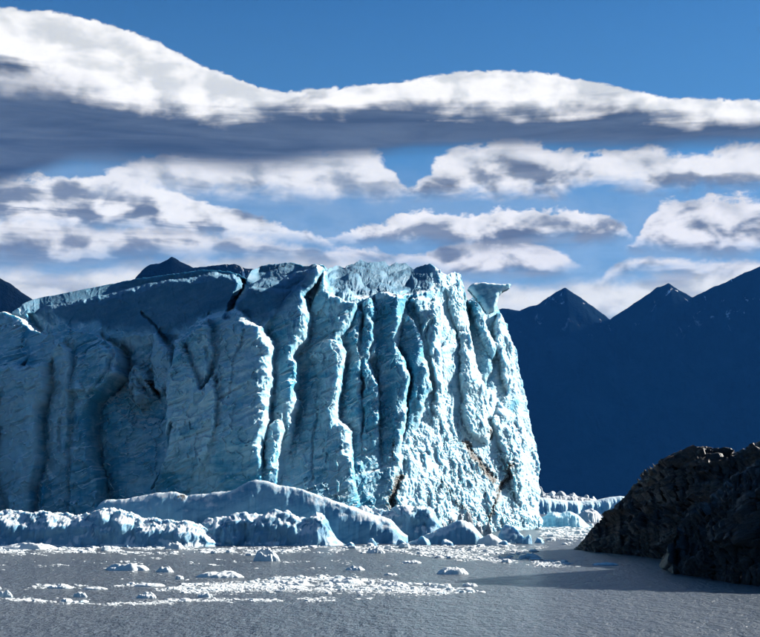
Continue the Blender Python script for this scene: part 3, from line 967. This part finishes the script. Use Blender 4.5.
berg('iceberg', [(-40, 516), (-10, 513), (10, 511), (25, 513), (45, 511), (60, 513), (78, 515), (90, 514), (102, 509), (113, 508), (124, 511), (140, 517), (160, 520), (180, 521), (200, 524), (214, 534), (222, 544)],
     547, 15, 'long low iceberg with a crumbly snow-crusted top in front of the shaded cliff', M_BERG, 3, 0.9, 0.5, fine=0.6)
berg('iceberg', [(188, 540), (196, 528), (206, 519), (222, 518), (236, 513), (246, 512), (258, 516), (270, 512), (280, 510), (290, 512), (298, 518), (306, 518), (316, 514), (323, 515), (328, 524), (336, 535), (344, 543)],
     546, 12, 'blocky blue iceberg with bright scooped faces below the smooth humped berg', M_BERG, 14, 1.1, 0.5, fine=0.3)
berg('iceberg', [(84, 512), (94, 503), (104, 500), (120, 499), (140, 496), (156, 493), (172, 491), (180, 493), (188, 496), (200, 494), (214, 492), (232, 491), (244, 484), (255, 480), (264, 481), (280, 485), (300, 489), (318, 495), (335, 501), (350, 506), (372, 513), (392, 520), (408, 530)],
     544, 11, 'smooth rounded iceberg with a pointed hump and a dirty notch', M_BERG, 25, 0.35, 0.5, fine=0.12, dirt_c=[(183, 496, 2.2, 0.8), (178, 500, 1.6, 0.7)], power=2.0)
berg('iceberg', [(334, 536), (342, 520), (352, 511), (363, 506), (374, 509), (386, 511), (398, 507), (412, 505), (424, 507), (434, 511), (442, 520), (450, 538)],
     543, 12, 'lumpy turquoise iceberg at the foot of the turning cliff corner', M_BERG, 36, 1.2, 0.5, fine=0.35)
berg('iceberg', [(408, 541), (425, 534), (440, 529), (452, 523), (462, 520), (472, 524), (480, 530), (490, 541)],
     544.5, 8, 'low pointed blue ice wedge beside the lumpy turquoise iceberg', M_BERG, 47, 0.5, 0.5, fine=0.3)


def block(name, px, py_top, py_base, wpx, label, mat, seed, cat='ice boulder', group=None, cuts=16, deep=1.0, dirt_k=0.0, Yd=None, z0=0.0):
    """angular boulder: a ball cut by random planes, sitting in the water"""
    r_ = np.random.default_rng(seed)
    Y = y_at(py_base) if Yd is None else Yd
    wd = wpx / F * Y
    hgt = max(CH + (HOR - py_top) / F * (Y + 0.4 * wd) - z0, 0.25)
    nu, nv = 56, 30
    th = np.linspace(0, 2 * np.pi, nu)
    ph = np.linspace(-np.pi / 2, np.pi / 2, nv)
    T, Q = np.meshgrid(th, ph)
    dirs = np.stack([np.cos(T) * np.cos(Q), np.sin(T) * np.cos(Q), np.sin(Q)], -1)
    rad = np.full(T.shape, 1.12)
    for k in range(cuts):
        n_ = r_.normal(size=3); n_[2] = abs(n_[2]) * 0.9; n_ /= np.linalg.norm(n_)
        dd = r_.uniform(0.72, 0.98)
        dot = dirs @ n_
        rad = np.where(dot > 0.05, np.minimum(rad, dd / np.maximum(dot, 0.05)), rad)
    rad *= 1 + 0.10 * fbm(dirs[..., 0] * 2 + seed, dirs[..., 1] * 2 + dirs[..., 2] * 2.3, 4, seed % 900) + 0.05 * fbm(dirs[..., 0] * 7 + dirs[..., 2] * 4, dirs[..., 1] * 7 - dirs[..., 2] * 5, 3, seed % 900 + 3)
    V = dirs * rad[..., None]
    V = V / np.abs(V[..., 2]).max()
    V[..., 0] *= wd / 2 / np.abs(V[..., 0]).max(); V[..., 1] *= wd / 2 * deep / np.abs(V[..., 1]).max()
    sink = 0.35 * hgt
    V[..., 2] = V[..., 2] * (hgt + sink) - sink
    V[..., 2] = np.maximum(V[..., 2], -0.12 * hgt - 0.4)
    at = {}
    if dirt_k:
        at['dirt'] = np.clip(0.5 + fbm(dirs[..., 0] * 2.2 + seed, dirs[..., 2] * 2.2 + dirs[..., 1], 4, 7), 0, 1).reshape(-1) * dirt_k
    me = raw_mesh(name, V.reshape(-1, 3), grid_quads(nv, nu), at)
    o = link(name, me, mat)
    o.location = ((px - 380) / F * Y, Y + wd / 2 * deep * 0.8, z0)
    o.rotation_euler = (0, 0, 0)
    return tag(o, label, cat, group)


block('iceberg', 491, 527, 545.5, 40, 'rounded pale ice boulder in front of the sunlit cliff foot', M_FLOE, 58, 'iceberg', cuts=9)
block('iceberg', 513, 521, 543.5, 34, 'smooth egg-shaped ice boulder close under the sunlit cliff end', M_BERG, 69, 'iceberg', cuts=7)
RUB = [(444, 516, 541, 15), (452, 507, 539, 17), (461, 509, 540, 16), (470, 506, 538, 18), (479, 512, 540, 15), (487, 518, 541, 14), (456, 521, 542, 15), (473, 522, 542.5, 16), (437, 524, 542, 13), (464, 526, 543, 12)]
for i, (bx_, bt, bb, bw) in enumerate(RUB):
    block('ice_boulder', bx_, bt, bb, bw, 'grey dirt-stained ice boulder in the rubble heap under the sunlit cliff', M_OLD, 800 + i * 7, group='dirty rubble heap at the cliff foot', cuts=14, dirt_k=0.62)
for i, (bx_, bt, bb, bw) in enumerate(((424, 533, 545, 14), (528, 533, 544, 13), (402, 536, 545.5, 12), (503, 538, 546, 11), (372, 537, 546, 13), (540, 536, 543, 12), (350, 539, 547, 12), (447, 536, 545.5, 16))):
    block('ice_boulder', bx_, bt, bb, bw, 'small bluish ice block awash at the waterline between the larger bergs', M_BERG, 900 + i * 5, group='small blocks at the waterline', cuts=12)
# bergs far down the channel between the cliff end and the rocks
berg('iceberg', [(520, 506), (536, 497), (548, 498), (562, 500), (580, 501), (596, 500), (610, 497), (622, 496), (632, 498), (644, 508)], 514, 40,
     'flat-topped long turquoise iceberg across the channel beyond the cliff end', M_PALE, 101, 0.28, 0.5, fine=0.2, nres=0.4)
berg('iceberg', [(534, 524), (541, 514), (552, 512), (560, 513), (568, 511), (577, 513), (584, 518), (590, 526)], 527, 16,
     'pale blocky iceberg in front of the flat-topped one across the channel', M_PALE, 112, 0.5, 0.5, fine=0.25, nres=0.4)
berg('iceberg', [(572, 520), (580, 512), (590, 509), (598, 508), (602, 514), (603, 520)], 522, 16,
     'small white iceberg wedged between the pale blocky one and the dark rocks', M_FLOE, 123, 0.8, 0.5, fine=0.3, nres=0.4)
berg('iceberg', [(505, 508), (515, 500), (530, 494), (545, 493.5), (560, 495), (575, 496.5), (590, 498.5), (602, 501), (612, 506)], 513.4, 46,
     'low grey bank of old ice carrying boulders behind the flat-topped iceberg', M_OLD, 127, 1.0, 0.5, fine=0.8, nres=0.4)
for i, (bx_, bt, bw, mt) in enumerate(((540, 485, 12, M_OLD), (551, 489.5, 17, M_FLOE), (564, 489.5, 20, M_OLD), (576, 492, 14, M_FLOE), (586, 494, 12, M_OLD), (594, 496, 9, M_FLOE), (545, 491, 15, M_FLOE), (570, 493, 13, M_OLD), (531, 488, 14, M_FLOE), (557, 492, 10, M_FLOE))):
    block('ice_boulder', bx_, bt, 512, bw, 'grey-white ice boulder heaped on the old ice bank behind the flat-topped iceberg', mt, 130 + i, group='boulders heaped behind the flat berg', cuts=9, Yd=913 + 2 * i, z0=11.5 - 0.06 * abs(bx_ - 545))


# ------------------------------------------------------------------ rocks
def rock(name, sil, base, depth, label, seed, slant, mat):
    n, nd = 520, 330
    px = np.linspace(sil[0][0], sil[-1][0], n)
    top = sinterp(px, sil, 3) + fbm(px / 6, px * 0 + seed, 4, seed) * 1.6
    bot = interp(px, base) + fbm(px / 9, px * 0 + seed, 4, seed + 1) * 1.2
    Yb = y_at(bot)
    dep = interp(px, depth)
    v = np.linspace(0, 1, nd)
    PXX, VV = np.meshgrid(px, v)
    Yr = Yb + dep
    YY = Yb + dep * VV ** 1.15
    Xr, Zr = px2w(px, top, Yr)
    Zr = np.maximum(Zr, 0.2)
    XX = (PXX - 380) / F * YY
    ZZ = Zr * (1 - (1 - VV) ** 1.25) - 0.8 * (1 - sstep(VV, 0, 0.04))
    P = np.stack([XX, YY, ZZ], -1)
    Nn = grid_normals(P)
    Nn *= np.sign(-Nn[..., 1:2] + 1e-9)
    # foliation: long slanting ribs and small ledges, broken by a few joints
    c, s = math.cos(slant), math.sin(slant)
    a = XX * c + ZZ * s
    b = -XX * s + ZZ * c + YY * 0.22
    warp = fbm(XX * 0.10, ZZ * 0.12 + YY * 0.05, 4, seed + 3)
    b = b + warp * 1.6
    led = b * 0.42
    saw = led - np.floor(led)
    saw2 = b * 1.35 + fbm(a * 0.3, b * 0.3, 3, seed + 4) * 0.8
    saw2 = saw2 - np.floor(saw2)
    rib = ridged(b * 0.9, a * 0.13, 4, seed + 5)
    f1, f2, cid = voronoi(a * 0.16 + warp, b * 0.34, seed)
    amp = sstep(VV, 0.0, 0.06)
    d = (saw ** 2 - 0.3) * 1.1 * (0.3 + RND[cid, 0]) + (saw2 ** 2 - 0.3) * 0.40 + (RND[cid, 1] - 0.5) * 1.3 + rib * 0.55
    d += fbm(XX * 0.10, ZZ * 0.12 + YY * 0.05, 3, seed + 6) * 2.4 + fbm(b * 0.9, a * 0.5, 4, seed + 7) * 0.4
    d += ridged(b * 3.0, a * 0.8, 3, seed + 8) * 0.12
    edge = 1 - sstep(VV, 0.9, 1.0) * 0.65
    P = P + Nn * (d * amp * edge * np.clip(dep / 12.0, 0.12, 1.0))[..., None]
    # far side
    back = []
    for k in (0.08, 0.25, 0.5, 0.8, 1.0):
        r = P[-1].copy()
        r[:, 1] += dep * 0.9 * k
        r[:, 0] += (r[:, 0] / r[:, 1]) * dep * 0.9 * k
        r[:, 2] = P[-1][:, 2] * (1 - k ** 1.5) - 1.0 * k + fbm(r[:, 0] * .2, r[:, 1] * .2, 3, seed + 9) * 0.8 * (1 - k)
        back.append(r)
    P = np.concatenate([P, np.stack(back)])
    o0 = np.array([P[..., 0].mean(), P[..., 1].mean(), 0])
    me = raw_mesh(name, P.reshape(-1, 3) - o0, grid_quads(P.shape[0], n))
    o = link(name, me, mat)
    o.location = o0
    return tag(o, label, 'rock')


rock('rock_outcrop', [(574, 550), (580, 544), (590, 531), (610, 512), (625, 497), (640, 480), (655, 468), (670, 461), (685, 457), (700, 453), (708, 450), (722, 451), (735, 453), (750, 447), (765, 442), (800, 428), (870, 405), (960, 398)],
     [(574, 549.5), (600, 552), (630, 555), (660, 559), (700, 564), (760, 570), (960, 580)], [(574, 1), (590, 8), (640, 24), (700, 34), (760, 40), (960, 55)],
     'dark slate outcrop with brownish slanting ledges, sloping down to the lake behind the other rock', 301, -0.75, M_ROCK)
rock('rock_outcrop', [(659, 566), (664, 552), (670, 544), (690, 521), (705, 505), (720, 490), (735, 478), (745, 470), (760, 460), (775, 448), (790, 416), (805, 388), (830, 366), (880, 350), (980, 342)],
     [(659, 566.5), (668, 571), (673, 574), (700, 577), (730, 583), (760, 586), (860, 592), (980, 596)], [(659, 0.6), (670, 5), (700, 14), (760, 24), (805, 36), (980, 50)],
     'black jagged rock shoulder standing in the lake in front of the longer slate outcrop', 331, 0.85, M_ROCK2)

# ------------------------------------------------------------------ drifting ice
def chunk(seed, flat):
    """small irregular ice chunk, unit footprint"""
    r = np.random.default_rng(seed)
    k = 9
    ang = np.linspace(0, 2 * np.pi, k, endpoint=False) + r.uniform(-.25, .25, k)
    rad = r.uniform(0.34, 0.52, k)
    V = []
    for zz, sc2 in ((-0.25, 0.85), (0.12, 1.0), (flat * r.uniform(.8, 1.1), r.uniform(.6, .8))):
        for j in range(k):
            V.append((math.cos(ang[j]) * rad[j] * sc2, math.sin(ang[j]) * rad[j] * sc2, zz + (r.uniform(-.12, .12) if zz > 0.12 else 0)))
    V.append((r.uniform(-.1, .1), r.uniform(-.1, .1), flat * 1.25))
    T = []
    for l in (0, 1):
        for j in range(k):
            a, b = l * k + j, l * k + (j + 1) % k
            T += [(a, b, b + k), (a, b + k, a + k)]
    for j in range(k):
        T.append((2 * k + j, 2 * k + (j + 1) % k, 3 * k))
    return np.array(V), np.array(T)


CH_V = [chunk(500 + i, f) for i, f in enumerate((0.20, 0.22, 0.24, 0.28, 0.34, 0.5, 0.22, 0.2))]
CH_M = []
for i, (V, T) in enumerate(CH_V):
    me = raw_mesh('ice_chunk', V, T, smooth=False)
    me.materials.append(M_FLOE)
    CH_M.append(me)

# strips where the drift gathers: centre line (px,py), half height in rows, density
STRIPS = [
    ([(-20, 551), (100, 550), (200, 551), (330, 549), (450, 548), (540, 547), (575, 545)], 4.0, 0.7, 'against the icebergs'),
    ([(535, 531), (560, 533), (600, 531)], 9.0, 1.0, 'in the channel by the rocks'),
    ([(420, 555), (480, 558), (540, 563), (585, 566)], 3.5, 0.8, 'in the strip leading to the dark rocks'),
    ([(400, 553), (470, 552), (540, 551)], 3.5, 0.7, 'against the icebergs'),
    ([(150, 590), (210, 588), (260, 586), (330, 587), (400, 589), (450, 590), (485, 592)], 5.5, 1.0, 'in the broad white strip on the open lake'),
    ([(260, 579), (340, 580), (400, 583)], 3.5, 0.9, 'in the broad white strip on the open lake'),
    ([(-20, 599), (40, 600), (120, 604), (200, 600), (300, 600), (400, 597)], 2.3, 0.55, 'in the thin outer line'),
    ([(-20, 588), (60, 587), (130, 585), (190, 586), (240, 584)], 2.2, 0.35, 'scattered on open water'),
    ([(-20, 565), (100, 563), (200, 561), (330, 563), (430, 566)], 5.0, 0.13, 'scattered on open water'),
    ([(80, 577), (200, 578), (430, 575)], 7.0, 0.06, 'scattered on open water'),
]
bits = []
r = np.random.default_rng(77)
for si, (line, hh, dens, where) in enumerate(STRIPS):
    L = np.array(line, float)
    n = int((L[-1, 0] - L[0, 0]) * hh * 2 * dens * 2.4)
    px = r.uniform(L[0, 0], L[-1, 0], n)
    c = np.interp(px, L[:, 0], L[:, 1])
    py = c + np.clip(r.normal(0, 0.5, n), -1.3, 1.3) * hh
    gate = fbm(px / 30, py / 3.5, 4, 600 + si) * 1.3 + 0.6 * dens > 0.22 + 0.25 * r.random(n)
    uu = (px - L[0, 0]) / (L[-1, 0] - L[0, 0])
    tap = sstep(uu, 0, 0.22 if L[0, 0] > 0 else 1e-6) * sstep(1 - uu, 0, 0.22)
    gate &= (np.abs(py - c) < hh * 1.4 * (0.15 + 0.85 * tap)) & (r.random(n) < 0.1 + 1.2 * tap)
    keep = gate & (py > 524)
    px, py = px[keep], py[keep]
    s = np.exp(r.normal(0.7, 0.6, len(px)))          # width in pixels
    for x, y, q_ in zip(px, py, s):
        Y = y_at(y)
        bits.append(((x - 380) / F * Y, Y, min(q_, 12) / F * Y, si))
NAMED = [(127, 570, 46, 0.16), (221, 577, 48, 0.13), (266, 561, 27, 0.42), (453, 574, 32, 0.22), (30, 549, 55, 0.12), (165, 572, 18, 0.3), (95, 589, 24, 0.1), (150, 586, 32, 0.1),
         (80, 597, 14, 0.4), (147, 598, 20, 0.3), (5, 597, 16, 0.4), (355, 570, 20, 0.2), (412, 563, 20, 0.15), (295, 585, 30, 0.15), (345, 583, 36, 0.15), (605, 565, 26, 0.1),
         (470, 586, 16, 0.2), (60, 588, 26, 0.15), (205, 597, 16, 0.3), (175, 549, 22, 0.3), (530, 558, 22, 0.2), (395, 586, 28, 0.15), (375, 553, 20, 0.3), (390, 575, 14, 0.15)]
LAB = {'against the icebergs': 'small white ice chunk in the drift pressed against the icebergs',
       'in the channel by the rocks': 'small white ice chunk crowding the channel between cliff end and dark rocks',
       'in the strip leading to the dark rocks': 'small white ice chunk in the drift strip reaching toward the dark rocks',
       'in the broad white strip on the open lake': 'small white ice chunk packed in the broad drift strip on open water',
       'in the thin outer line': 'small white ice chunk in the thin outermost drift line',
       'scattered on open water': 'small white ice chunk drifting loose on open grey water'}
bits.sort(key=lambda t: -t[2] / t[1])
n_ind = 250
sv, stt, off = [], [], 0
for i, (x, y, s, si) in enumerate(bits):
    k = i % len(CH_M)
    rz = float(r.uniform(0, 6.28))
    if i < n_ind:
        o = bpy.data.objects.new('ice_chunk', CH_M[k])
        o.location = (x, y, 0.0)
        o.scale = (s, s * float(r.uniform(.7, 1.5)), s * float(r.uniform(.45, .75)))
        o.rotation_euler = (0, 0, rz)
        COL.objects.link(o)
        wh = STRIPS[si][3]
        tag(o, LAB[wh], 'ice chunk', 'ice chunks ' + wh)
    else:
        V, T = CH_V[k]
        c_, s_ = math.cos(rz), math.sin(rz)
        hz = r.uniform(.18, .45)
        sv.append(np.stack([(V[:, 0] * c_ - V[:, 1] * s_) * s + x, (V[:, 0] * s_ + V[:, 1] * c_) * s * 1.2 + y, V[:, 2] * s * hz], -1))
        stt.append(T + off)
        off += len(V)
me = raw_mesh('brash_ice', np.concatenate(sv), np.concatenate(stt), smooth=False)
tag(link('brash_ice', me, M_FLOE), 'crushed white brash ice drifting in strips on the grey lake', 'brash ice', kind='stuff')
print('bits', len(bits))


def floe(i, px, py, wpx, hr):
    Y = y_at(py)
    wd = wpx / F * Y
    n, nd = 40, 22
    u = np.linspace(-1, 1, n); v = np.linspace(-1, 1, nd)
    U, V = np.meshgrid(u, v)
    asp = 0.55
    ang = np.arctan2(V, U)
    sq = np.maximum(np.abs(U), np.abs(V))
    rr = sq * (1 + 0.28 * fbm(np.cos(ang) * 1.3 + i, np.sin(ang) * 1.3, 3, 700 + i))
    X = np.cos(ang) * rr * wd / 2
    Yy = np.sin(ang) * rr * wd / 2 * asp
    prof = np.clip(1 - sq ** 5, 0, 1)
    H = wd * hr
    Z = H * prof * (0.6 + 0.75 * fbm(U * 1.4 + i, V * 1.2, 4, 720 + i) + 0.25 * (1 - sq)) + fbm(U * 5, V * 4 + i, 3, 740 + i) * 0.18 * H * prof
    Z = np.where(sq > 0.999, -0.3, np.maximum(Z, 0.02 + 0.15 * H * prof))
    me = raw_mesh('ice_floe', np.stack([X, Yy, Z], -1).reshape(-1, 3), grid_quads(nd, n))
    o = link('ice_floe', me, M_FLOE if i != 15 else M_BERG)
    o.location = ((px - 380) / F * Y, Y, 0)
    return o


SPECIAL = {0: 'long white floe with a humped snowy back and a shaded blue edge', 1: 'smooth pale blue floe at the end of the broad drift strip',
           2: 'small craggy iceberg lump, tallest of the drifting pieces', 3: 'lone rounded blue-white floe in front of the lumpy turquoise berg',
           4: 'broad flat snowy floe lying against the long low iceberg'}
for i, a in enumerate(NAMED):
    o = floe(i, *a)
    tag(o, SPECIAL.get(i, 'low white floe among the smaller drifting chunks'), 'ice floe', None if i in SPECIAL else 'low white drifting floes')

# ------------------------------------------------------------------ air
HX = W + 500
hv = [(x, y, z) for z in (-60, 2600) for x, y in ((-HX, -400), (HX, -400), (HX, HX), (-HX, HX))]
me = raw_mesh('haze', hv, [(0, 3, 2, 1), (4, 5, 6, 7), (0, 1, 5, 4), (1, 2, 6, 5), (2, 3, 7, 6), (3, 0, 4, 7)], smooth=False)
m = bpy.data.materials.new('thin_blue_air')
m.use_nodes = True
m.node_tree.nodes.clear()
g = G(m.node_tree)
pv = g.node('ShaderNodeVolumePrincipled')
pv.inputs['Color'].default_value = (0.04, 0.30, 1.0, 1)
pv.inputs['Density'].default_value = 1.1e-5
pv.inputs['Anisotropy'].default_value = 0.0
om = g.node('ShaderNodeOutputMaterial')
m.node_tree.links.new(pv.outputs[0], om.inputs['Volume'])
tag(link('haze', me, m), 'thin blue air between the camera and the mountains', 'haze', kind='stuff')
